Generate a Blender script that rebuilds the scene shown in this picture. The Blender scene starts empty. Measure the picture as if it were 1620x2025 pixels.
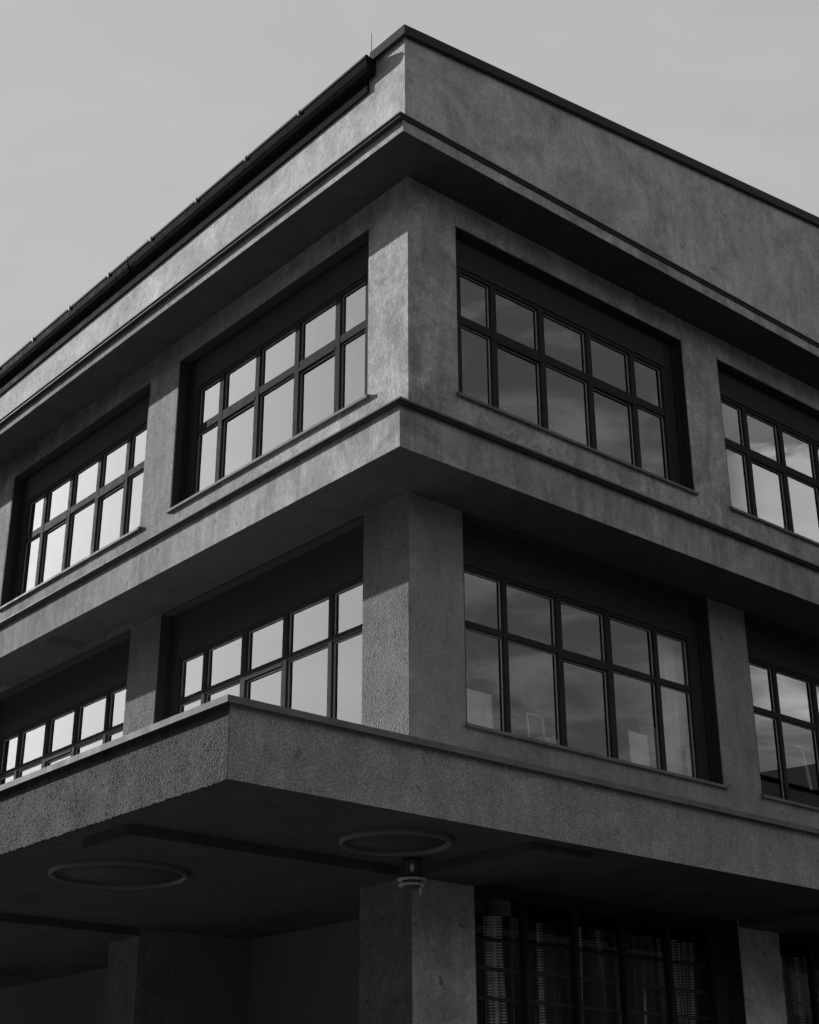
import bpy, bmesh, math, random
from mathutils import Vector, Matrix, noise as mn
random.seed(7)
S = bpy.context.scene
COL = S.collection
Z0 = 8.62                      # the levels below are measured from the floor band; this lifts them so the ground is z = 0

# ------------------------------------------------------------------ materials
def nodes_mat(name):
    m = bpy.data.materials.new(name); m.use_nodes = True
    nt = m.node_tree; nt.nodes.clear()
    out = nt.nodes.new('ShaderNodeOutputMaterial')
    return m, nt, out
def N(nt, t, **k):
    n = nt.nodes.new(t)
    for a, v in k.items(): setattr(n, a, v)
    return n
def pos_scaled(nt, sx, sy, sz):
    g = N(nt, 'ShaderNodeNewGeometry'); mp = N(nt, 'ShaderNodeMapping')
    mp.inputs['Scale'].default_value = (sx, sy, sz)
    nt.links.new(g.outputs['Position'], mp.inputs['Vector'])
    return mp.outputs['Vector']
def tex(nt, vec, scale, detail=4, rough=.55, dist=0.0):
    n = N(nt, 'ShaderNodeTexNoise'); n.inputs['Scale'].default_value = scale
    n.inputs['Detail'].default_value = detail; n.inputs['Roughness'].default_value = rough
    n.inputs['Distortion'].default_value = dist
    nt.links.new(vec, n.inputs['Vector']); return n.outputs['Fac']
def mrange(nt, val, a, b, c, d, smooth=False):
    n = N(nt, 'ShaderNodeMapRange'); n.interpolation_type = 'SMOOTHSTEP' if smooth else 'LINEAR'
    for i, v in zip(('From Min', 'From Max', 'To Min', 'To Max'), (a, b, c, d)): n.inputs[i].default_value = v
    nt.links.new(val, n.inputs['Value']); return n.outputs['Result']
def math_n(nt, op, a, b=None, clamp=False):
    n = N(nt, 'ShaderNodeMath', operation=op); n.use_clamp = clamp
    for i, v in enumerate((a, b)):
        if v is None: continue
        if isinstance(v, (int, float)): n.inputs[i].default_value = v
        else: nt.links.new(v, n.inputs[i])
    return n.outputs[0]
def plaster(name, base, mottle=.3, grain=0.0, streak=.15, bump=.35, bscale=22, rough_grain=False, light_falloff=0.0, spots=.35):
    m, nt, out = nodes_mat(name)
    p = pos_scaled(nt, 1, 1, 1); ps = pos_scaled(nt, 3.2, 3.2, .55)
    big = tex(nt, p, 1.7, 6, .62, .8)
    mid = tex(nt, pos_scaled(nt, 1, 1, .8), 7, 7, .68, 2.4); sm = tex(nt, p, 24, 5, .65, 1.2)
    st = tex(nt, ps, 1.6, 5, .6, .3)
    fine = tex(nt, p, 75 if rough_grain else 120, 3, .6)
    v = mrange(nt, big, .3, .7, 1 - mottle, 1 + mottle)
    v = math_n(nt, 'MULTIPLY', v, mrange(nt, mid, .3, .7, 1 - mottle * .75, 1 + mottle * .75))
    v = math_n(nt, 'MULTIPLY', v, mrange(nt, st, .35, .7, 1 + streak * .5, 1 - streak))
    v = math_n(nt, 'MULTIPLY', v, mrange(nt, sm, .32, .68, 1 - mottle * .45, 1 + mottle * .45))
    if grain: v = math_n(nt, 'MULTIPLY', v, mrange(nt, fine, .35, .62, 1 - grain, 1 + grain))
    if light_falloff:  # light falling off towards the far left is put into the colour
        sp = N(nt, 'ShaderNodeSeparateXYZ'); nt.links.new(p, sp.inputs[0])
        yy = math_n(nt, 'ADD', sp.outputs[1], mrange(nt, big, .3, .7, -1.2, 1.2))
        v = math_n(nt, 'MULTIPLY', v, mrange(nt, yy, 1.5, 6.5, 1, 1 - light_falloff, True))
    if spots:                                                                 # dark pits and a few pale lime blooms
        v = math_n(nt, 'MULTIPLY', v, mrange(nt, tex(nt, p, 6.5, 3, .5, .5), .655, .74, 1, 1 - spots, True))
        v = math_n(nt, 'MULTIPLY', v, mrange(nt, tex(nt, p, 2.3, 6, .7, .9), .66, .76, 1, 1 + spots * .9, True))
    v = math_n(nt, 'MULTIPLY', v, base)
    c = N(nt, 'ShaderNodeCombineColor')
    for i in range(3): nt.links.new(v, c.inputs[i])
    b = N(nt, 'ShaderNodeBsdfPrincipled'); b.inputs['Roughness'].default_value = .92
    b.inputs['Specular IOR Level'].default_value = .25
    nt.links.new(c.outputs[0], b.inputs['Base Color'])
    # relief: trowel marks, plus stipple on the rough-cast
    h = math_n(nt, 'MULTIPLY', tex(nt, p, bscale, 5, .6, 1.2), 1.0)
    h = math_n(nt, 'ADD', h, math_n(nt, 'MULTIPLY', fine, .9 if rough_grain else .12))
    bp = N(nt, 'ShaderNodeBump'); bp.inputs['Strength'].default_value = bump; bp.inputs['Distance'].default_value = .012
    nt.links.new(h, bp.inputs['Height']); nt.links.new(bp.outputs[0], b.inputs['Normal'])
    nt.links.new(b.outputs[0], out.inputs['Surface'])
    return m
def simple(name, base, rough=.5, metal=0.0, var=.15, scale=6, bump=0.0, spec=.5):
    m, nt, out = nodes_mat(name)
    p = pos_scaled(nt, 1, 1, 1)
    f = tex(nt, p, scale, 5, .6, .4)
    v = math_n(nt, 'MULTIPLY', mrange(nt, f, .3, .7, 1 - var, 1 + var), base)
    c = N(nt, 'ShaderNodeCombineColor')
    for i in range(3): nt.links.new(v, c.inputs[i])
    b = N(nt, 'ShaderNodeBsdfPrincipled'); b.inputs['Metallic'].default_value = metal
    b.inputs['Specular IOR Level'].default_value = spec
    nt.links.new(mrange(nt, f, .3, .7, rough * .85, min(1, rough * 1.15)), b.inputs['Roughness'])
    nt.links.new(c.outputs[0], b.inputs['Base Color'])
    if bump:
        bp = N(nt, 'ShaderNodeBump'); bp.inputs['Strength'].default_value = bump; bp.inputs['Distance'].default_value = .01
        nt.links.new(tex(nt, p, scale * 8, 4), bp.inputs['Height']); nt.links.new(bp.outputs[0], b.inputs['Normal'])
    nt.links.new(b.outputs[0], out.inputs['Surface'])
    return m
def glass(name, gain=4.3, add=.05, tint=.92):
    m, nt, out = nodes_mat(name)
    g = N(nt, 'ShaderNodeNewGeometry'); dp = N(nt, 'ShaderNodeVectorMath', operation='DOT_PRODUCT')
    nt.links.new(g.outputs['Normal'], dp.inputs[0]); nt.links.new(g.outputs['Incoming'], dp.inputs[1])
    ci = math_n(nt, 'SUBTRACT', 1.0, math_n(nt, 'ABSOLUTE', dp.outputs['Value']))
    fr = math_n(nt, 'ADD', .043, math_n(nt, 'MULTIPLY', math_n(nt, 'POWER', ci, 5.0), .957))   # Schlick, same from both sides
    f = math_n(nt, 'ADD', math_n(nt, 'MULTIPLY', fr, gain), add, clamp=True)
    tr = N(nt, 'ShaderNodeBsdfTransparent'); tr.inputs[0].default_value = (tint, tint, tint, 1)
    gl = N(nt, 'ShaderNodeBsdfGlossy'); gl.inputs['Roughness'].default_value = 0.0
    gl.inputs[0].default_value = (.96, .96, .96, 1)
    # very slight waviness of float glass
    bp = N(nt, 'ShaderNodeBump'); bp.inputs['Strength'].default_value = .03; bp.inputs['Distance'].default_value = .01
    nt.links.new(tex(nt, pos_scaled(nt, 1, 1, 1), 1.1, 1, .4), bp.inputs['Height']); nt.links.new(bp.outputs[0], gl.inputs['Normal'])
    mx = N(nt, 'ShaderNodeMixShader'); nt.links.new(f, mx.inputs[0])
    nt.links.new(tr.outputs[0], mx.inputs[1]); nt.links.new(gl.outputs[0], mx.inputs[2])
    nt.links.new(mx.outputs[0], out.inputs['Surface'])
    return m

M_ATTIC = plaster('attic_render', .68, .28, .08, .12, .6)
M_WALL  = plaster('trowelled_render', .56, .36, 0, .22, .6, light_falloff=.42)
M_BAND  = plaster('band_render', .49, .27, .08, .32, .5, light_falloff=.42)
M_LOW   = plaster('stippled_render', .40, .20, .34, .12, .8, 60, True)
M_LOWL  = plaster('darkened_pillar_roughcast', .25, .16, .30, .12, .35, 60, True)  # left-face copy of the stippled render, raking shade darkened into the colour
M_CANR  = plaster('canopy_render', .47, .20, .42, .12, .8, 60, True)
M_CANL  = plaster('darkened_canopy_roughcast', .105, .38, .20, .10, .35, 60, True)  # left-face copy of the canopy render, weak sun darkened into the colour
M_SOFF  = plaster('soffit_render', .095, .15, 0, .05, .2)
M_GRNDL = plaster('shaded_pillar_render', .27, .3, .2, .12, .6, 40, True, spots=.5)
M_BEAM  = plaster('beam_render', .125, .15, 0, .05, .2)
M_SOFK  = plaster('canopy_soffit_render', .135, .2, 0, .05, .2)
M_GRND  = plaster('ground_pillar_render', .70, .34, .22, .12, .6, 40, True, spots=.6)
M_FRAME = simple('anthracite_frame', .060, .7, 0, .12, 14, spec=.02)
M_LINING= simple('dark_reveal_sheet', .07, .6, 0, .12, 6, spec=.15)
M_GASK  = simple('grey_glazing_spacer', .75, .5, 0, .05, 30)
M_BOX   = simple('shutter_box_sheet', .07, .7, 0, .1, 9, spec=.08)
M_FLASH = simple('weathered_zinc_flashing', .24, .7, 0, .25, 5, spec=.12)
M_COPE  = simple('dark_coping_sheet', .060, .6, 0, .2, 4, spec=.12)
M_GUT   = simple('dark_gutter_sheet', .02, .75, 0, .2, 5, spec=.02)
M_BRK   = simple('bright_bracket_metal', .75, .35, 0, .1, 30)
M_BEAD  = simple('gutter_bead_metal', .20, .6, 0, .2, 20, spec=.2)
M_ROOF  = simple('roof_sheet', .08, .6, 0, .2, 3)
M_ROOM  = simple('room_paint', .16, .9, 0, .1, 2)
M_DARK  = simple('dark_recess_render', .26, .9, 0, .08, 2)
M_GLASS = glass('window_glass', 3.0)
M_GLASSL = glass('boosted_left_glass', 4.3)  # same window glass, reflection raised to brighten the left panes
M_GGLASS= glass('ground_floor_glass', 1.0, .0, .96)
M_RING  = simple('ring_lamp_metal', .21, .5, 0, .1, 8)
M_LAMP  = simple('lamp_housing_metal', .16, .4, .2, .2, 18)
M_LAMPB = simple('lamp_flange_metal', .9, .4, 0, .1, 18)
M_ASPH  = simple('asphalt', .04, .9, 0, .25, 4, .4)
M_PAVE  = simple('pavement_concrete', .07, .9, 0, .2, 3, .3)
M_KERB  = simple('kerb_stone', .22, .85, 0, .2, 5, .3)
M_PAINT = simple('road_marking_paint', .7, .8, 0, .15, 9)
M_WHITE = simple('white_board', .85, .5, 0, .06, 10)
M_PALE  = simple('pale_paper', .9, .8, 0, .06, 6)
M_GREYP = simple('grey_card', .22, .8, 0, .1, 6)
M_CURT  = simple('white_curtain_cloth', .92, .95, 0, .10, 2)
M_FPALE = simple('pale_picture_frame', .5, .5, 0, .1, 9)
M_FDARK = simple('dark_picture_frame', .10, .5, 0, .1, 9)
M_OPP   = plaster('opposite_house_render', .02, .2, 0, .1, .2)
M_OPPR  = simple('opposite_roof_tiles', .02, .8, 0, .2, 3)

def flower_mat():
    m, nt, out = nodes_mat('flowered_card')
    vo = N(nt, 'ShaderNodeTexVoronoi'); vo.inputs['Scale'].default_value = 26; nt.links.new(pos_scaled(nt, 1, 1, 1), vo.inputs['Vector'])
    cl = tex(nt, pos_scaled(nt, 1, 1, 1), 5, 2)
    w = math_n(nt, 'MULTIPLY', mrange(nt, vo.outputs['Distance'], .22, .34, 1, 0, True), mrange(nt, cl, .5, .6, 0, 1, True))
    v = mrange(nt, w, 0, 1, .20, .75); c = N(nt, 'ShaderNodeCombineColor')
    for i in range(3): nt.links.new(v, c.inputs[i])
    b = N(nt, 'ShaderNodeBsdfPrincipled'); b.inputs['Roughness'].default_value = .8
    nt.links.new(c.outputs[0], b.inputs['Base Color']); nt.links.new(b.outputs[0], out.inputs['Surface'])
    return m
M_FLOWER = flower_mat()

def mesh_curtain_mat():
    m, nt, out = nodes_mat('ribbed_metallic_curtain')
    g = N(nt, 'ShaderNodeNewGeometry'); sp = N(nt, 'ShaderNodeSeparateXYZ'); nt.links.new(g.outputs['Position'], sp.inputs[0])
    w = math_n(nt, 'FRACT', math_n(nt, 'MULTIPLY', sp.outputs[2], 33))
    stripe = mrange(nt, w, .25, .55, 0, 1, True)
    strip = mrange(nt, tex(nt, pos_scaled(nt, 8, 0, .10), 1.0, 4, .7), .49, .60, .02, 1.0, True)  # bright streaks here and below put vertical glints into the colour
    plain = mrange(nt, tex(nt, pos_scaled(nt, 14, 0, .05), 1.0, 2, .5), .56, .62, 0, 1, True)
    stripe = math_n(nt, 'MAXIMUM', stripe, plain)
    b = N(nt, 'ShaderNodeBsdfPrincipled'); b.inputs['Metallic'].default_value = .1; b.inputs['Roughness'].default_value = .3
    v = math_n(nt, 'MULTIPLY', mrange(nt, stripe, 0, 1, .04, .97), strip)
    c = N(nt, 'ShaderNodeCombineColor')
    for i in range(3): nt.links.new(v, c.inputs[i])
    nt.links.new(c.outputs[0], b.inputs['Base Color'])
    bp = N(nt, 'ShaderNodeBump'); bp.inputs['Strength'].default_value = .3; bp.inputs['Distance'].default_value = .008
    nt.links.new(w, bp.inputs['Height']); nt.links.new(bp.outputs[0], b.inputs['Normal'])
    nt.links.new(b.outputs[0], out.inputs['Surface'])
    return m
M_MESH = mesh_curtain_mat()

# ------------------------------------------------------------------ mesh helpers
class MB:
    def __init__(self): self.v = []; self.f = []; self.mi = []; self.sm = []
    def poly(self, pts, faces, mi=0, sm=False):
        o = len(self.v); self.v += [tuple(p) for p in pts]
        for f in faces: self.f.append([o + i for i in f]); self.mi.append(mi); self.sm.append(sm)
    def box(self, x0, x1, y0, y1, z0, z1, mi=0):
        p = [(x0,y0,z0),(x1,y0,z0),(x1,y1,z0),(x0,y1,z0),(x0,y0,z1),(x1,y0,z1),(x1,y1,z1),(x0,y1,z1)]
        self.poly(p, [(3,2,1,0),(4,5,6,7),(0,1,5,4),(1,2,6,5),(2,3,7,6),(3,0,4,7)], mi)
    def prism(self, prof, fn, a, b, mi=0):          # closed profile swept from a to b; fn(p, t) gives the point
        n = len(prof)
        p = [fn(q, a) for q in prof] + [fn(q, b) for q in prof]
        self.poly(p, [tuple(range(n))[::-1], tuple(range(n, 2*n))] + [(i, (i+1) % n, n + (i+1) % n, n + i) for i in range(n)], mi)
    def lathe(self, prof, c, axis='z', seg=40, mi=0, sm=True):   # profile (r, h), closed loop or open
        cx, cy, cz = c; pts = []
        for i in range(seg):
            a = 2 * math.pi * i / seg
            for r, h in prof: pts.append((cx + r*math.cos(a), cy + r*math.sin(a), cz + h))
        n = len(prof); fs = []
        for i in range(seg):
            j = (i + 1) % seg
            for k in range(n - 1): fs.append((i*n + k, j*n + k, j*n + k + 1, i*n + k + 1))
        self.poly(pts, fs, mi, sm)
    def build(self, name, mats, parent=None):
        if not isinstance(mats, (list, tuple)): mats = [mats]
        me = bpy.data.meshes.new(name)
        me.from_pydata([(x, y, z + Z0) for x, y, z in self.v], [], self.f)
        for m in mats: me.materials.append(m)
        for p, mi, sm in zip(me.polygons, self.mi, self.sm): p.material_index = mi; p.use_smooth = sm
        bm = bmesh.new(); bm.from_mesh(me); bmesh.ops.recalc_face_normals(bm, faces=bm.faces); bm.to_mesh(me); bm.free()
        o = bpy.data.objects.new(name, me); COL.objects.link(o)
        if parent is not None: o.parent = parent
        return o
def down(o, i):
    for p in o.data.polygons:
        if p.normal.z < -.9: p.material_index = i
def empty(name, label, cat, group=None, loc=(0, 0, 0)):
    o = bpy.data.objects.new(name, None); COL.objects.link(o); o.empty_display_size = .3
    o.location = loc; o['label'] = label; o['category'] = cat
    if group: o['group'] = group
    return o
def tag(o, label, cat, group=None):
    o['label'] = label; o['category'] = cat
    if group: o['group'] = group
    return o

B = empty('office_building', 'three storey grey rendered corner building with ribbon windows and deep overhanging bands', 'building')
END = 16.2

# face mapping: s runs along the face from the corner, d goes into the wall
FR = lambda s, d, z: (s, d, z)
FL = lambda s, d, z: (d, s, z)
def fbox(mb, F, s0, s1, d0, d1, z0, z1, mi=0):
    a = F(s0, d0, z0); b = F(s1, d1, z1)
    mb.box(min(a[0],b[0]), max(a[0],b[0]), min(a[1],b[1]), max(a[1],b[1]), z0, z1, mi)

def rough_panel(mb, s0, s1, z0, z1, x, amp, step, mi=0, seed=0.0, freq=46):
    """real rough-cast relief on a face that looks towards -x (raking sun picks it out)"""
    ns = max(2, int((s1 - s0) / step)); nz = max(2, int((z1 - z0) / step))
    pts = []; fs = []
    for i in range(ns + 1):
        for j in range(nz + 1):
            s = s0 + (s1 - s0) * i / ns; z = z0 + (z1 - z0) * j / nz
            q = Vector((s * 1.15, z * .8, seed))
            h = mn.noise(q * freq) * .6 + mn.noise(q * (freq * 2.1) + Vector((3, 1, 7))) * .4
            h = amp * (.95 + .3 * mn.noise(q * 4.0)) * (.45 + 1.1 * h)
            zz = z; ss = s
            if j == 0: zz -= .006 + .010 * mn.noise(q * 22)
            if i in (0, ns): ss += .003 * mn.noise(q * 30) * (1 if i else -1)
            pts.append((x - max(h, -.002) - .002, ss, zz))
    n = nz + 1
    for i in range(ns):
        for j in range(nz): fs.append((i*n + j, (i+1)*n + j, (i+1)*n + j + 1, i*n + j + 1))
    # skirt back into the wall
    loop = [i*n for i in range(ns + 1)] + [ns*n + j for j in range(1, n)] + [i*n + nz for i in range(ns - 1, -1, -1)] + [j for j in range(nz - 1, 0, -1)]
    k = len(pts)
    for idx in loop: pts.append((x + .02, pts[idx][1], pts[idx][2]))
    L = len(loop)
    for a in range(L):
        b = (a + 1) % L
        fs.append((loop[a], k + a, k + b, loop[b]))
    mb.poly(pts, fs, mi, False)

# ------------------------------------------------------------------ windows
PANE_SEED = random.Random(3)
def window(F, s0, s1, zs, zh, head, t0, t1, bars, g0, g1, sash, bolts, sill, name='window', glassm=None):
    """opening s0..s1, zs..zh; glass from g0 to g1; head = underside of shutter box; t0..t1 transom; bars = mullions"""
    fr = MB(); d0, d1 = .160, .230; dg = .210
    fbox(fr, F, s0 + .003, g0, d0, d1, zs - .02, zh - .004); fbox(fr, F, g1, s1 - .003, d0, d1, zs - .02, zh - .004)
    for e0, e1 in ((s0 + .003, s0 + .016), (s1 - .016, s1 - .003)):            # reveal sheets
        fbox(fr, F, e0, e1, .004, d0 - .002, zs - .02, zh - .004, 1)
    fbox(fr, F, s0 + .018, s1 - .018, .004, d0 - .002, zh - .018, zh - .005, 1)
    fbox(fr, F, s0 + .016, s0 + .06, d0 - .03, d0 - .003, zs, zh - .02); fbox(fr, F, s1 - .06, s1 - .016, d0 - .03, d0 - .003, zs, zh - .02)
    bars = [(a_, b_ - .022) for a_, b_ in bars]; t1 -= .012
    edges = [g0] + [e for b in bars for e in b] + [g1]
    cols = [(edges[2*i], edges[2*i + 1]) for i in range(len(bars) + 1)]
    zb = zs + .055
    for b0, b1 in bars:
        fbox(fr, F, b0, b1, d0 + .004, d1, zs - .02, head - .002)
    fbox(fr, F, g0, g1, d0 + .006, d1 - .004, zs - .02, zb)
    fbox(fr, F, g0, g1, d0 + .007, d1 - .004, head, head + .05)
    ga = MB(); pn = MB()
    for ci, (a, b) in enumerate(cols):
        fbox(fr, F, a, b, d0 + .008, d1 - .004, t0, t1)
        if bolts:
            for q in (a + .07, b - .07): fbox(fr, F, q - .008, q + .008, d0 + .003, d0 + .009, (t0+t1)/2 - .008, (t0+t1)/2 + .008, 1)
        lo_top = t0
        if ci in sash:                                                        # opening casement in the lower row
            w = .042
            fbox(fr, F, a - .012, b + .012, d0 - .002, d0 + .012, t0 - w, t0 - .006); lo_top = t0 - w
            pass
        for z0, z1 in ((zb, lo_top), (t1, head)):
            g = .019
            fbox(ga, F, a, a + g, dg - .006, dg - .002, z0, z1); fbox(ga, F, b - g, b, dg - .006, dg - .002, z0, z1)
            fbox(ga, F, a + g, b - g, dg - .006, dg - .002, z1 - g*.7, z1); fbox(ga, F, a + g, b - g, dg - .006, dg - .002, z0, z0 + g*.7)
            tl = [PANE_SEED.uniform(-.0012, .0012) for _ in range(3)]
            pn.poly([F(a - .005, dg + .002 + tl[0], z0 - .005), F(b + .005, dg + .002 + tl[1], z0 - .005), F(b + .005, dg + .002 + tl[1] + tl[2], z1 + .005), F(a - .005, dg + .002 + tl[0] + tl[2], z1 + .005)], [(0, 1, 2, 3)])
    w = fr.build(name, [M_FRAME, M_LINING], B)
    ga.build('glazing_spacer', M_GASK, w)
    pn.build('pane', M_GLASS if F is FR else M_GLASSL, w)
    bx = MB(); fbox(bx, F, g0 - .06, g1 + .06, d0 - .008, d1 + .12, head + .052, zh - .021)
    bx.build('shutter_box', M_BOX, w)
    if sill:
        sl = MB(); ov, rise = sill
        prof = [(-ov, zs - .006), (-ov, zs + .002), (.158, zs + .028), (.158, zs + .018), (-ov + .006, zs - .004), (-ov + .006, zs - .032), (-ov, zs - .032)]
        prof = [(-ov, zs - .034), (-ov, zs), (.157, zs + rise), (.157, zs + rise - .012), (-ov + .012, zs - .014), (-ov + .012, zs - .034)]
        sl.prism(prof, lambda p, t: F(t, p[0], p[1]), s0 - .03, s1 + .03)
        for e in (s0 - .036, s1 + .028): fbox(sl, F, e, e + .008, -ov - .001, -.001, zs - .03, zs + .012)
        sl.build('sill', M_FLASH, w)
    return w

UB = [(1.495, 1.61), (2.345, 2.46), (3.23, 3.34), (4.085, 4.20)]
LB = [(1.545, 1.635), (2.415, 2.525), (3.265, 3.385), (4.15, 4.245)]
sh = lambda bars, t: [(a + t, b + t) for a, b in bars]
UPR = dict(s=.769, w=4.263, p=5.035); UPL = dict(s=.7295, w=4.283, p=5.062)
LOR = dict(s=.790, w=4.297, p=5.050); LOL = dict(s=.774, w=4.280, p=5.041)
ZS, ZH, ZC = 1.289, 3.639, 4.0            # upper sill, head, cornice soffit
ZSL, ZBB, ZBT = -2.665, -.196, .29        # lower sill, band soffit, band top
ZKB, ZKT = -4.256, -3.65                  # canopy
NB = 3
for F, u, l, hU, hL in ((FR, UPR, LOR, 3.15, -.795), (FL, UPL, LOL, 3.105, -.885)):
    for k in range(NB):
        t = u['p'] * k
        g1 = 4.745 if F is FR else 4.71
        window(F, u['s'] + t, u['s'] + u['w'] + t, ZS, ZH, hU, 2.41, 2.53, sh(UB, t), .985 + t, g1 + t, (1, 3), False, (.045, .03))
        t = l['p'] * k
        g1 = 4.815 if F is FR else 4.765
        window(F, l['s'] + t, l['s'] + l['w'] + t, ZSL, ZBB, hL, -1.478, -1.395, sh(LB, t), .95 + t, g1 + t, (2,), F is FL, (.06, .03))

# ------------------------------------------------------------------ walls, pillars, bands
TH = .45
def storey(u_r, u_l, z0, z1, mat, rough):
    mb = MB(); mb.box(0, u_r['s'], 0, u_l['s'], z0, z1)
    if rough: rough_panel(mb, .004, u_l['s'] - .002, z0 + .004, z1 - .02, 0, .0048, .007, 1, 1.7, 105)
    o = mb.build('pillar', [mat, M_LOWL], B)
    for F, u in ((FR, u_r), (FL, u_l)):
        for k in range(NB):
            a = u['s'] + u['w'] + u['p'] * k; b = u['s'] + u['p'] * (k + 1)
            mb = MB(); fbox(mb, F, a, b, 0, TH, z0, z1)
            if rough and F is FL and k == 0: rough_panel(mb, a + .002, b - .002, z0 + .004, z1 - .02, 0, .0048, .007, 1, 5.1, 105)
            mb.build('pillar', [mat, M_LOWL], B)
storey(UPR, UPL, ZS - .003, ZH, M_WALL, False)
storey(LOR, LOL, -2.655, ZBB, M_LOW, True)
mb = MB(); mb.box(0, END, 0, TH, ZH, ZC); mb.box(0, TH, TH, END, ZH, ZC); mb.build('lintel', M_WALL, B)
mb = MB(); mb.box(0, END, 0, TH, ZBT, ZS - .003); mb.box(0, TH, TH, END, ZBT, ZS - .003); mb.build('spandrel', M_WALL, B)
mb = MB(); mb.box(-.014, END, -.014, TH, ZKT, -2.655); mb.box(-.014, TH, TH, END, ZKT, -2.655)
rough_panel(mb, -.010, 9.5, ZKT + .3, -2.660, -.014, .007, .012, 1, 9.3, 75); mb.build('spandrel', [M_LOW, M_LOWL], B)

# floor band between the storeys, soffit boards with added gaps that stand for shade patches at far left
mb = MB(); D1, D2 = .800, .792
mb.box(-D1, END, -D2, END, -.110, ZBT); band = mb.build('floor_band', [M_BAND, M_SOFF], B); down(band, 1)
mb = MB(); mb.box(-D1, END, -D2, TH, ZBB, -.110)
ys = TH
for r0, r1 in ((5.65, 7.05), (9.25, 10.65), (12.9, 14.3)):
    mb.box(-D1, TH, ys, r0, ZBB, -.110); mb.box(-D1, -.66, r0, r1, ZBB, -.110); mb.box(-.02, TH, r0, r1, ZBB, -.110); ys = r1
mb.box(-D1, TH, ys, END, ZBB, -.110)
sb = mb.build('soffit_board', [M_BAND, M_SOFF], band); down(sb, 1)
mb = MB()
e1, e2 = D1 + .070, D2 + .085
mb.box(-e1, END, -e2, .0, .312, .328); mb.box(-e1, .0, .0, END, .312, .328)
mb.box(-D1 + .03, END, -D2 + .03, .0, .2905, .3115); mb.box(-D1 + .03, .0, .0, END, .2905, .3115)
for q in (2.6, 5.1, 7.6, 10.1):
    mb.box(-e1 - .004, -e1 + .01, q, q + .03, .310, .334); mb.box(q - 1.1, q - 1.07, -e2 - .004, -e2 + .01, .310, .334)
mb.build('flashing', M_FLASH, band)
mb = MB(); mb.box(-e1 + .022, END, -e2 + .026, -D2 - .001, .284, .3110); mb.box(-e1 + .022, -D1 - .001, -D2 - .001, END, .284, .3110); mb.build('drip_board', M_COPE, band)

# cornice and attic
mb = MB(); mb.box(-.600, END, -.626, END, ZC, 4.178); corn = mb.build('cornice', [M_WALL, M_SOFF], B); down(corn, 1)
mb = MB(); mb.box(-.682, END, -.668, -.60, 4.199, 4.212); mb.box(-.682, -.56, -.60, END, 4.199, 4.212)
mb.box(-.57, END, -.60, -.50, 4.1785, 4.1985); mb.box(-.57, -.50, -.50, END, 4.1785, 4.1985)
for q in (1.9, 4.4, 6.9, 9.4):
    mb.box(-.686, -.674, q, q + .03, 4.197, 4.2150); mb.box(q + .6, q + .63, -.672, -.660, 4.197, 4.2150)
mb.build('flashing', M_FLASH, corn)
mb = MB(); mb.box(-.664, END, -.648, -.627, 4.158, 4.1945); mb.box(-.664, -.601, -.627, END, 4.158, 4.1945); mb.build('drip_board', M_COPE, corn)
SL = .1314; TOPW = lambda x: 5.375 + SL * (x + .58)
mb = MB()
mb.prism([(-.58, 4.213), (END, 4.213), (END, TOPW(END)), (-.58, TOPW(-.58))], lambda p, t: (p[0], t, p[1]), -.636, -.10)
mb.box(-.58, -.20, -.10, END, 4.213, 5.28)
mb.build('attic_wall', M_ATTIC, B)
mb = MB()
TC = lambda x: 5.500 + SL * (x + .64)
def cop(x): return TC(x)
mb.prism([(-.64, 5.368), (-.58, 5.376), (END, TC(END) - .150), (END, TC(END)), (-.64, TC(-.64))], lambda p, t: (p[0], t, p[1]), -.700, -.05)
mb.build('coping', M_COPE, B)
mb = MB()
mb.prism([(-.60, 5.30), (END, 5.30 + SL*(END + .6)), (END, 5.38 + SL*(END + .6)), (-.60, 5.38)], lambda p, t: (p[0], t, p[1]), -.045, END)
mb.build('roof', M_ROOF, B)
mb = MB(); FALL = .0165
gz = lambda p, t: (p[0], t, p[1] - FALL * max(t, 0))
mb.prism([(-.585, 5.365), (-.735, 5.392), (-.735, 5.30), (-.722, 5.23), (-.69, 5.175), (-.645, 5.15), (-.585, 5.15)], gz, -.10, END)
mb.prism([(-.585, 4.965), (-.585, 5.149), (-.612, 5.149), (-.612, 4.965)], gz, .03, END)
for a in (5.44,):                                                        # end cap rim and joint collar
    mb.prism([(-.584, 5.37), (-.742, 5.40), (-.742, 5.295), (-.728, 5.225), (-.692, 5.168), (-.645, 5.142), (-.584, 5.142)], gz, a, a + .018)
gut = mb.build('gutter', M_GUT, B)
mb = MB()
ring8 = [(-.742 + .012*math.cos(a*math.pi/4), 5.352 + .012*math.sin(a*math.pi/4)) for a in range(8)]
mb.prism(ring8, gz, -.09, END); mb.build('bead', M_BEAD, gut)
for k in range(12):
    y = 1.25 + 1.18 * k
    mb = MB(); z = -FALL * y
    mb.prism([(-.737, 5.395), (-.757, 5.385), (-.765, 5.345), (-.755, 5.315), (-.745, 5.318), (-.750, 5.35), (-.737, 5.372)], gz, y - .014, y + .014)
    mb.build('bracket', M_BRK, gut)
mb = MB(); mb.lathe([(.0, 0), (.014, 0), (.010, .05), (.006, .07), (.004, .62), (0, .63)], (-.5, .09, 5.36), seg=8); mb.build('lightning_rod', M_FLASH, B)
mb = MB(); mb.box(-.56, -.44, .80, .90, 5.38, 5.56); mb.box(-.54, -.46, .90, .96, 5.38, 5.46); mb.build('roof_vent', M_FLASH, B)

# canopy over the ground floor
K1, K2 = 3.4046, 1.8293
mb = MB(); mb.box(-K1, END, -K2, END, ZKB, ZKT, 0)
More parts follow.
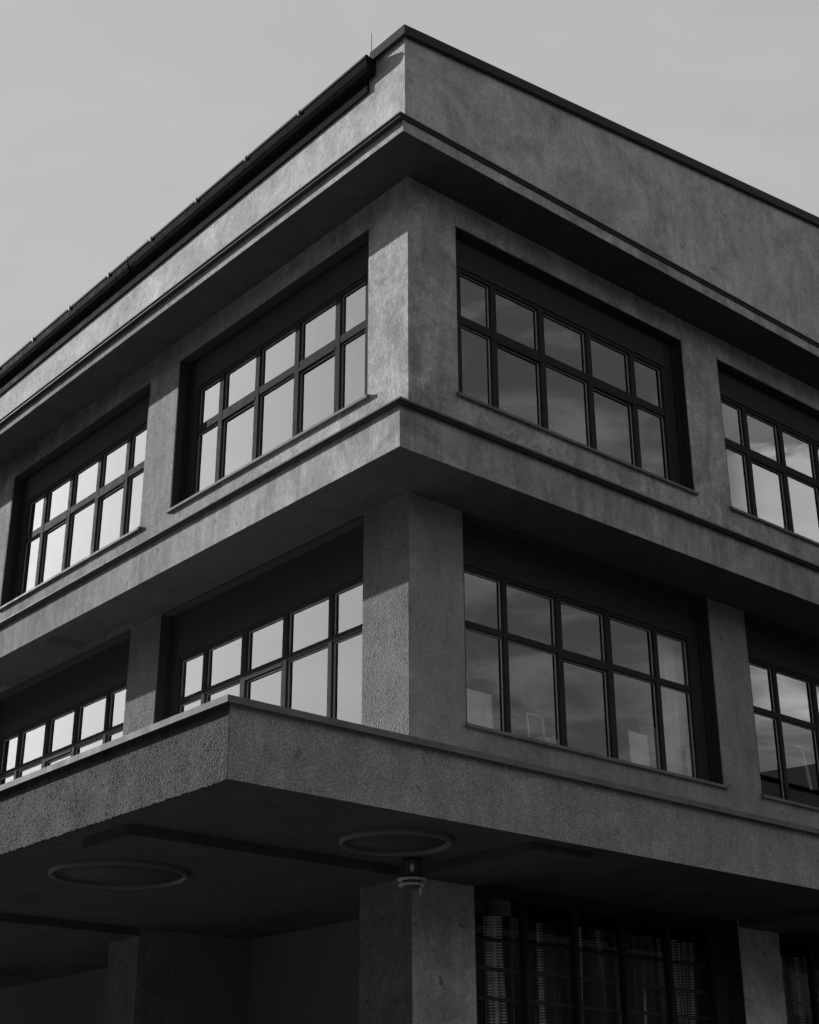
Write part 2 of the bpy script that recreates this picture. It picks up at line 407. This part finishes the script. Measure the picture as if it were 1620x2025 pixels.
# the long face towards the street on the left carries coarse rough-cast
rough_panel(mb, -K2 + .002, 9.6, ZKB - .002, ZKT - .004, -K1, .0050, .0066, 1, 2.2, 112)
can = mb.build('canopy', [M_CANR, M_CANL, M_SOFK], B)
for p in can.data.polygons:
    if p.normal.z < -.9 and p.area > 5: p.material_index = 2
mb = MB(); k1, k2 = K1 + .068, K2 + .06
mb.box(-k1, END, -k2, -K2 + .3, -3.646, -3.616); mb.box(-k1, -K1 + .3, -K2 + .3, END, -3.646, -3.616)
mb.box(-k1, END, -k2, -k2 + .012, -3.672, -3.6465); mb.box(-k1, -k1 + .012, -k2 + .012, END, -3.672, -3.6465)
mb.build('flashing', M_FLASH, can)
for a0, a1 in ((0.02, .81), (5.05, 5.80), (10.1, 10.85)):
    mb = MB(); mb.box(-K1 + .25, 0.0, a0, a1, ZKB - .09, ZKB - .002); mb.build('beam', M_BEAM, can)
for a0, a1 in ((0.02, .85), (5.11, 5.88), (10.14, 10.9)):
    mb = MB(); mb.box(a0, a1, -K2 + .2, -.02, ZKB - .09, ZKB - .002); mb.build('beam', M_BEAM, can)

# ground floor
G = -Z0
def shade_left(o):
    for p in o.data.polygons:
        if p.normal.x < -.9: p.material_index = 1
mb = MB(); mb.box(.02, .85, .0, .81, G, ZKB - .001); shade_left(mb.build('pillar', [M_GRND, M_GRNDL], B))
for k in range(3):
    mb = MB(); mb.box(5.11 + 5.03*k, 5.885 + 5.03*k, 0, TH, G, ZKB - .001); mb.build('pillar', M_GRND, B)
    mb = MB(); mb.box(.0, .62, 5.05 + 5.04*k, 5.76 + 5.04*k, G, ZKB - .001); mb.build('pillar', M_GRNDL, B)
mb = MB(); mb.box(1.6, 1.8, .82, END, G, ZKB - .001); mb.box(1.8, 1.81, 0.45, .82, G, ZKB - .001); mb.build('recessed_wall', M_DARK, B)
def ground_window(s0, s1):
    fr = MB(); F = FR; d0, d1 = .17, .25; zs, zh = -7.3, ZKB - .004
    fbox(fr, F, s0 + .003, s0 + .14, d0, d1, zs, zh); fbox(fr, F, s1 - .30, s1 - .003, d0, d1, zs, zh)
    for e0, e1 in ((s0 + .003, s0 + .016), (s1 - .016, s1 - .003)): fbox(fr, F, e0, e1, .004, d0 - .002, zs, zh, 1)
    fbox(fr, F, s1 - .07, s1 - .016, d0 - .03, d0 - .003, zs, zh)
    fbox(fr, F, s0 + .14, s1 - .30, d0, d1, zh - .12, zh)
    n = 5; w = (s1 - .30 - s0 - .14) / n
    for i in range(1, n): c = s0 + .14 + w*i; fbox(fr, F, c - .028, c + .028, d0 + .004, d1, zs, zh - .121)
    fbox(fr, F, s0 + .14, s1 - .30, d0 + .008, d1 - .004, zs, zs + .08)
    wd = fr.build('window', [M_FRAME, M_LINING], B)
    pn = MB(); pn.poly([F(s0 + .1, .215, zs), F(s1 - .28, .215, zs), F(s1 - .28, .215, zh - .1), F(s0 + .1, .215, zh - .1)], [(0,1,2,3)])
    pn.build('pane', M_GGLASS, wd)
    gr = MB(); z = -4.785
    while z > zs: fbox(gr, F, s0 + .1, s1 - .28, .30, .325, z - .018, z + .018); z -= .2935
    gr.build('grille', M_BOX, wd)
    sp = MB(); fbox(sp, F, s0, s1, 0, TH, G, zs - .002); sp.build('spandrel', M_GRND, B)
for k in range(3): ground_window(.85 + 5.03*k, 5.11 + 5.03*k)

# rooms behind the glass
mb = MB(); mb.box(TH, END, TH, END, 3.86, 3.998); mb.build('room_ceiling', M_ROOM, B)
mb = MB(); mb.box(TH, END, TH, END, -3.648, -3.45); mb.build('room_floor', M_ROOM, B)
for z0, z1 in ((ZBT + .002, 3.858), (-3.448, ZBB - .002)):
    mb = MB(); mb.box(6.0, 6.15, 6.0, END, z0, z1); mb.box(6.15, END, 6.0, 6.15, z0, z1); mb.build('room_partition', M_ROOM, B)
mb = MB(); mb.box(TH, END, 5.0, 5.15, G, ZKB - .002); mb.build('room_partition', M_DARK, B)
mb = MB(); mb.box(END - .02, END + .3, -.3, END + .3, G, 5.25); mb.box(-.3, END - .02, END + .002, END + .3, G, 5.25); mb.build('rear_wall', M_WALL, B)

# ------------------------------------------------------------------ things on and behind the facade
def ring_lamp(c, r, label):
    o = empty('ceiling_lamp', label, 'lamp', None, (c[0], c[1], Z0 + ZKB))
    mb = MB(); mb.lathe([(r - .045, 0.0), (r - .045, -.03), (r - .03, -.045), (r, -.045), (r + .01, -.02), (r + .01, 0)], (0, 0, -Z0 - .001), seg=72); mb.build('rim', M_RING, o)
    mb = MB(); mb.lathe([(0, -.012), (r - .047, -.012), (r - .047, -.001), (0, -.001)], (0, 0, -Z0 - .001), seg=72); mb.build('diffuser', M_SOFK, o)
ring_lamp((-.955, -.915), .505, 'unlit round flush lamp in the canopy soffit nearest the corner pillar')
ring_lamp((-2.07, 2.02), .68, 'unlit round flush lamp in the canopy soffit at far left')

LX, LY = -.285, -.35
o = empty('hanging_lamp', 'small cylindrical metal lamp with two flanges hanging under the canopy at the corner pillar', 'lamp', None, (LX, LY, Z0 + ZKB))
mb = MB(); mb.lathe([(0, -.001), (.075, -.001), (.075, -.02), (.09, -.021), (.095, -.03), (.095, -.185), (0, -.186)], (0, 0, -Z0), seg=32)
for a in range(0, 360, 30):
    c, s_ = math.cos(math.radians(a)), math.sin(math.radians(a))
    mb.poly([(c*.094 - s_*.006, s_*.094 + c*.006, -.03 - Z0), (c*.108 - s_*.006, s_*.108 + c*.006, -.03 - Z0), (c*.108 + s_*.006, s_*.108 - c*.006, -.03 - Z0), (c*.094 + s_*.006, s_*.094 - c*.006, -.03 - Z0),
             (c*.094 - s_*.006, s_*.094 + c*.006, -.18 - Z0), (c*.108 - s_*.006, s_*.108 + c*.006, -.18 - Z0), (c*.108 + s_*.006, s_*.108 - c*.006, -.18 - Z0), (c*.094 + s_*.006, s_*.094 - c*.006, -.18 - Z0)],
            [(0,1,2,3),(7,6,5,4),(0,4,5,1),(1,5,6,2),(2,6,7,3),(3,7,4,0)])
mb.build('housing', M_LAMP, o)
mb = MB()
mb.lathe([(.096, -.186), (.135, -.188), (.140, -.198), (.135, -.208), (.09, -.210)], (0, 0, -Z0), seg=40)
mb.lathe([(.09, -.236), (.122, -.238), (.128, -.246), (.122, -.256), (.09, -.257)], (0, 0, -Z0), seg=40); mb.build('flange', M_LAMPB, o)
mb = MB(); mb.lathe([(0, -.205), (.088, -.206), (.100, -.235), (.088, -.270), (.05, -.285), (0, -.288)], (0, 0, -Z0), seg=32); mb.build('lens', M_LAMP, o)
mb = MB()
d = Vector((-.60, -.80, 0)); r_ = Vector((.80, -.60, 0))
pts = []; seg = 20
for k, off in ((1.0, .100), (.7, .122)):
    for a in range(seg):
        q = d*off + r_*(.022*k*math.cos(2*math.pi*a/seg)) + Vector((0, 0, -.10 + .042*k*math.sin(2*math.pi*a/seg)))
        pts.append((q.x, q.y, q.z - Z0))
mb.poly(pts, [(a, (a+1) % seg, seg + (a+1) % seg, seg + a) for a in range(seg)] + [tuple(range(seg, 2*seg))])
mb.build('sensor', M_LAMPB, o)
mb = MB(); q = r_*.085; mb.box(q.x - .012, q.x + .012, q.y - .012, q.y + .012, -.335 - Z0, -.255 - Z0); mb.build('latch', M_LAMPB, o)

# things on the lower window ledge, right facade
def panel(mb, x0, x1, z0, z1, y, lean, th=.012, mi=0):
    mb.poly([(x0, y, z0), (x1, y, z0), (x1, y + lean, z1), (x0, y + lean, z1), (x0, y + th, z0), (x1, y + th, z0), (x1, y + lean + th, z1), (x0, y + lean + th, z1)],
            [(0,1,2,3),(7,6,5,4),(0,4,5,1),(1,5,6,2),(2,6,7,3),(3,7,4,0)], mi)
def frame4(mb, x0, x1, z0, z1, y, lean, w, th=.02, mi=0):
    k = lambda z: lean*(z - z0)/(z1 - z0)
    for a0, a1, c0, c1 in ((x0, x0 + w, z0, z1), (x1 - w, x1, z0, z1), (x0 + w, x1 - w, z1 - w, z1), (x0 + w, x1 - w, z0, z0 + w)):
        mb.poly([(a0, y + k(c0), c0), (a1, y + k(c0), c0), (a1, y + k(c1), c1), (a0, y + k(c1), c1), (a0, y + k(c0) + th, c0), (a1, y + k(c0) + th, c0), (a1, y + k(c1) + th, c1), (a0, y + k(c1) + th, c1)],
                [(0,1,2,3),(7,6,5,4),(0,4,5,1),(1,5,6,2),(2,6,7,3),(3,7,4,0)], mi)
LEDGE = -2.60
mb = MB(); mb.box(.9, 12.0, .245, .75, -3.447, LEDGE - .002); mb.build('window_ledge', M_ROOM, B)

o = empty('whiteboard', 'pale framed board with a handle standing behind the glass beside the corner pillar', 'board', None, (1.3, .42, Z0 + LEDGE))
o.location = (0, 0, 0)
mb = MB(); panel(mb, 1.06, 1.445, LEDGE + .01, -2.150, .292, .02); mb.build('board_panel', M_WHITE, o)
mb = MB(); frame4(mb, 1.045, 1.460, LEDGE, -2.138, .282, .02, .014, .02); mb.build('frame', M_PALE, o)
mb = MB(); mb.box(1.325, 1.337, .272, .280, -2.42, -2.32); mb.build('handle', M_BRK, o)
mb = MB(); frame4(mb, 2.03, 2.30, LEDGE, -2.222, .30, .03, .022)
tag(mb.build('picture_frame', M_FPALE), 'empty pale picture frame leaning on the window ledge behind the second pane', 'picture frame')
mb = MB(); panel(mb, 2.28, 2.66, LEDGE, -2.452, .33, .01, .22); panel(mb, 2.46, 2.49, -2.450, -2.415, .332, .0, .02)
tag(mb.build('tray', M_PALE), 'low pale tray lying on the window ledge beside the empty picture frame', 'tray')
mb = MB(); panel(mb, 3.755, 4.095, LEDGE, -2.125, .31, .02, .010)
tag(mb.build('paper_sheet', M_PALE), 'pale sheet of paper standing on the window ledge left of the curtain', 'paper')
mb = MB(); panel(mb, 4.02, 4.35, LEDGE, -1.975, .36, .02, .010)
tag(mb.build('card', M_FLOWER), 'grey flowered card standing behind the pale sheet of paper', 'card')
mb = MB(); frame4(mb, 4.73, 5.12, LEDGE, -2.140, .262, .02, .018, .02, 1); panel(mb, 4.752, 5.098, LEDGE + .02, -2.160, .274, .018, .006, 0)
tag(mb.build('picture_frame', [M_PALE, M_FDARK]), 'dark edged framed sheet standing in front of the curtain', 'picture frame')
def drape(x0, x1, z0, z1, y, amp, name, label, folds, mat, seed, cat, nz=10):
    r = random.Random(seed); pts = []; fs = []; n = folds * 10
    ph = [r.uniform(.7, 1.35) for _ in range(folds + 2)]
    for i in range(n + 1):
        t = i / n
        f = t * folds; k = int(f); w = f + .18 * math.sin(2.1 * f + seed)
        a = amp * ph[k]
        for j in range(nz + 1):
            z = z0 + (z1 - z0) * j / nz
            sway = .012 * math.sin(3.0*z + k*1.7)
            pts.append((x0 + (x1 - x0)*t + .35*a*math.sin(4*math.pi*w) + sway*.5, y + a*math.sin(2*math.pi*w) + sway, z))
    for i in range(n):
        for j in range(nz): fs.append((i*(nz+1) + j, (i+1)*(nz+1) + j, (i+1)*(nz+1) + j + 1, i*(nz+1) + j + 1))
    mb = MB(); mb.poly(pts, fs, 0, True)
    return tag(mb.build(name, mat), label, cat)
drape(4.40, 5.22, LEDGE + .01, -.45, .37, .026, 'curtain', 'white curtain hanging in folds behind the last pane before the pillar', 6, M_CURT, 2, 'curtain')
mb = MB(); mb.box(7.28, 7.62, .41, .44, -1.705, -1.675); mb.poly([(7.43, .42, -1.71), (7.47, .42, -1.71), (7.58, .42, -2.25), (7.52, .42, -2.25), (7.43, .44, -1.71), (7.47, .44, -1.71), (7.58, .44, -2.25), (7.52, .44, -2.25)], [(0,1,2,3),(7,6,5,4),(0,4,5,1),(1,5,6,2),(2,6,7,3),(3,7,4,0)])
tag(mb.build('squeegee', M_PALE), 'pale T shaped squeegee leaning behind the glass at right edge', 'squeegee')
drape(.95, 4.85, -7.2, -4.50, .50, .085, 'mesh_curtain', 'ribbed metallic curtain behind the barred ground floor window beside the corner pillar', 15, M_MESH, 11, 'curtain', 8)
drape(6.0, 9.9, -7.2, -4.50, .50, .085, 'mesh_curtain', 'ribbed metallic curtain behind the ground floor window at lower right edge', 17, M_MESH, 23, 'curtain', 8)

# ------------------------------------------------------------------ across the street (seen as reflections; the side street house only blocks light)
def house(x0, x1, y0, y1, zt, ridge, label, name='house'):
    o = empty(name, label, 'house')
    mb = MB(); mb.box(x0, x1, y0, y1, G + .02, zt - Z0); mb.build('wall', M_OPP, o)
    mb = MB(); xm = (x0 + x1)/2
    mb.prism([(x0 - .4, zt - Z0 + .003), (x1 + .4, zt - Z0 + .003), (xm, ridge - Z0)], lambda p, t: (p[0], t, p[1]), y0 - .3, y1 + .3); mb.build('roof', M_OPPR, o)
    for i in range(int((x1 - x0)//3)):
        for j in range(int(zt//3.2)):
            mb = MB(); x = x0 + 1.2 + 3*i; z = G + 1.2 + 3.1*j
            mb.box(x, x + 1.2, y1 - .05, y1 + .02, z, z + 1.6); mb.build('window', M_BOX, o)
house(41.2, 66, -38, -25.6, 16.75, 20.2, 'dark gabled house across the street reflected in the right windows')
house(2, 38, -40, -27, 9.2, 10.2, 'long low house across the street reflected in the ground floor windows')

house(-52, -38, 0, 120, 19.5, 21.5, 'long unseen house added across the side street to block low sky light')  # added out of view to keep low sky light off the left side
# ------------------------------------------------------------------ ground
def sheet(name, x0, x1, y0, y1, z, mat):
    mb = MB(); mb.poly([(x0, y0, z - Z0), (x1, y0, z - Z0), (x1, y1, z - Z0), (x0, y1, z - Z0)], [(0,1,2,3)])
    o = mb.build(name, mat); o['kind'] = 'structure'; return o
sheet('ground', -1500, 1500, -1500, 1500, -.02, M_ASPH)
sheet('road', -200, 200, -19, -8, -.012, M_ASPH)
sheet('road', -24, -15, -8.0, 200, -.012, M_ASPH)
mb = MB(); mb.box(-7.5, END + 4, -5.0, END + 4, -Z0 - .15, -Z0 - .001); o = mb.build('pavement', M_PAVE); o['kind'] = 'structure'
mb = MB(); mb.box(-7.65, END + 4, -5.15, -5.001, -Z0 - .15, -Z0 + .004); mb.box(-7.65, -7.501, -5.001, END + 4, -Z0 - .15, -Z0 + .004); o = mb.build('kerb', M_KERB); o['kind'] = 'structure'
mb = MB()
for k in range(14): mb.poly([(-40 + 6*k, -13.58, -Z0 - .008), (-37 + 6*k, -13.58, -Z0 - .008), (-37 + 6*k, -13.42, -Z0 - .008), (-40 + 6*k, -13.42, -Z0 - .008)], [(0,1,2,3)])
o = mb.build('road_marking', M_PAINT); o['kind'] = 'structure'

# ------------------------------------------------------------------ light
AZ, EL = math.radians(17.0), math.radians(21.1)        # azimuth measured from +y towards -x
to_sun = Vector((-math.sin(AZ)*math.cos(EL), math.cos(AZ)*math.cos(EL), math.sin(EL)))
sl = bpy.data.lights.new('sun', 'SUN'); sl.energy = 5.0; sl.angle = math.radians(.5); sl.color = (1, .995, .985)
so = bpy.data.objects.new('sun', sl); COL.objects.link(so); so.rotation_euler = to_sun.to_track_quat('Z', 'Y').to_euler(); so.location = to_sun * 60

W = bpy.data.worlds.new('World'); S.world = W; W.use_nodes = True
nt = W.node_tree; bg = nt.nodes['Background']
sky = N(nt, 'ShaderNodeTexSky'); sky.sky_type = 'NISHITA'; sky.sun_disc = False
sky.sun_elevation = EL; sky.sun_rotation = -AZ; sky.air_density = 1; sky.dust_density = 2.5; sky.ozone_density = 1
bw = N(nt, 'ShaderNodeRGBToBW'); nt.links.new(sky.outputs[0], bw.inputs[0])
v = bw.outputs[0]
tc0 = N(nt, 'ShaderNodeTexCoord'); sz = N(nt, 'ShaderNodeSeparateXYZ'); nt.links.new(tc0.outputs['Generated'], sz.inputs[0])
L = math_n(nt, 'MULTIPLY', math_n(nt, 'POWER', v, .1), .455)
gl_ = math_n(nt, 'SUBTRACT', 1.0, math_n(nt, 'POWER', 2.718, math_n(nt, 'MULTIPLY', math_n(nt, 'MAXIMUM', math_n(nt, 'SUBTRACT', v, 4.0), 0.0), -.17)))
L = math_n(nt, 'ADD', L, math_n(nt, 'MULTIPLY', gl_, mrange(nt, sz.outputs[2], .28, .50, .88, .80, True)))   # haze glow round the sun
tc = N(nt, 'ShaderNodeTexCoord'); sp = N(nt, 'ShaderNodeSeparateXYZ'); nt.links.new(tc.outputs['Generated'], sp.inputs[0])
back = mrange(nt, sp.outputs[1], .25, -.35, 0, 1, True)                     # the clouded half of the sky, away from the sun
mp = N(nt, 'ShaderNodeMapping'); mp.inputs['Scale'].default_value = (2.2, 2.2, 6.5); nt.links.new(tc.outputs['Generated'], mp.inputs[0])
cl = tex(nt, mp.outputs[0], 3.4, 7, .60, .8)
cloud = mrange(nt, cl, .40, .66, 0, 1, True)
L = math_n(nt, 'MULTIPLY', L, mrange(nt, back, 0, 1, 1, .52))
L = math_n(nt, 'ADD', L, math_n(nt, 'MULTIPLY', math_n(nt, 'MULTIPLY', cloud, back), .27))
L = math_n(nt, 'MULTIPLY', L, mrange(nt, cl, .3, .7, .965, 1.035))
L = math_n(nt, 'MULTIPLY', L, mrange(nt, sp.outputs[0], -.62, -.85, 1, .1, True))
L = math_n(nt, 'MULTIPLY', L, mrange(nt, math_n(nt, 'SUBTRACT', sp.outputs[2], math_n(nt, 'MULTIPLY', sp.outputs[0], .15)), .62, .80, 1, .25, True))
sw = math_n(nt, 'MULTIPLY', back, mrange(nt, sp.outputs[0], .40, -.10, 0, 1, True))
L = math_n(nt, 'MULTIPLY', L, mrange(nt, sw, 0, 1, 1, .9))
L = math_n(nt, 'MULTIPLY', L, mrange(nt, sp.outputs[2], .05, .25, .10, 1, True))       # hazy dark horizon
# a sunlit bank of cloud low in the south-east
hx = math_n(nt, 'DIVIDE', sp.outputs[0], math_n(nt, 'SQRT', math_n(nt, 'SUBTRACT', 1.0001, math_n(nt, 'MULTIPLY', sp.outputs[2], sp.outputs[2]))))
edge = math_n(nt, 'ADD', sp.outputs[2], math_n(nt, 'MULTIPLY', math_n(nt, 'SUBTRACT', cl, .5), .35))
bank = math_n(nt, 'MULTIPLY', mrange(nt, edge, .24, .34, .12, 1, True), mrange(nt, edge, .415, .465, 1, 0, True))
bank = math_n(nt, 'MULTIPLY', bank, mrange(nt, hx, .795, .825, 0, 1, True))
bank = math_n(nt, 'MULTIPLY', bank, back)
L = math_n(nt, 'ADD', L, math_n(nt, 'MULTIPLY', bank, 1.1))
cc = N(nt, 'ShaderNodeCombineColor')
L10 = math_n(nt, 'MULTIPLY', L, 10.0)
for i in range(3): nt.links.new(L10, cc.inputs[i])
nt.links.new(cc.outputs[0], bg.inputs[0]); bg.inputs[1].default_value = .1

# ------------------------------------------------------------------ camera
cam = bpy.data.cameras.new('camera'); co = bpy.data.objects.new('camera', cam); COL.objects.link(co); S.camera = co
yaw, pitch, roll = -.7101207, .4194084, -.0041713
f = Vector((math.cos(pitch)*math.sin(-yaw), math.cos(pitch)*math.cos(yaw), math.sin(pitch)))
r = Vector((math.cos(yaw), math.sin(yaw), 0)); u = r.cross(f)
r2 = r*math.cos(roll) + u*math.sin(roll); u2 = -r*math.sin(roll) + u*math.cos(roll)
mw = Matrix((r2, u2, -f)).transposed().to_4x4(); mw.translation = Vector((-9.626921, -11.209299, -7.022442 + Z0))
co.matrix_world = mw
cam.sensor_fit = 'HORIZONTAL'; cam.sensor_width = 36; cam.lens = 2947.25/1620*36
cam.clip_start = .1; cam.clip_end = 5000
S.view_settings.view_transform = 'Standard'; S.view_settings.look = 'None'; S.view_settings.exposure = 0; S.view_settings.gamma = 1
S.render.engine = 'CYCLES'
S.cycles.max_bounces = 8; S.cycles.transparent_max_bounces = 12; S.cycles.sample_clamp_indirect = 4
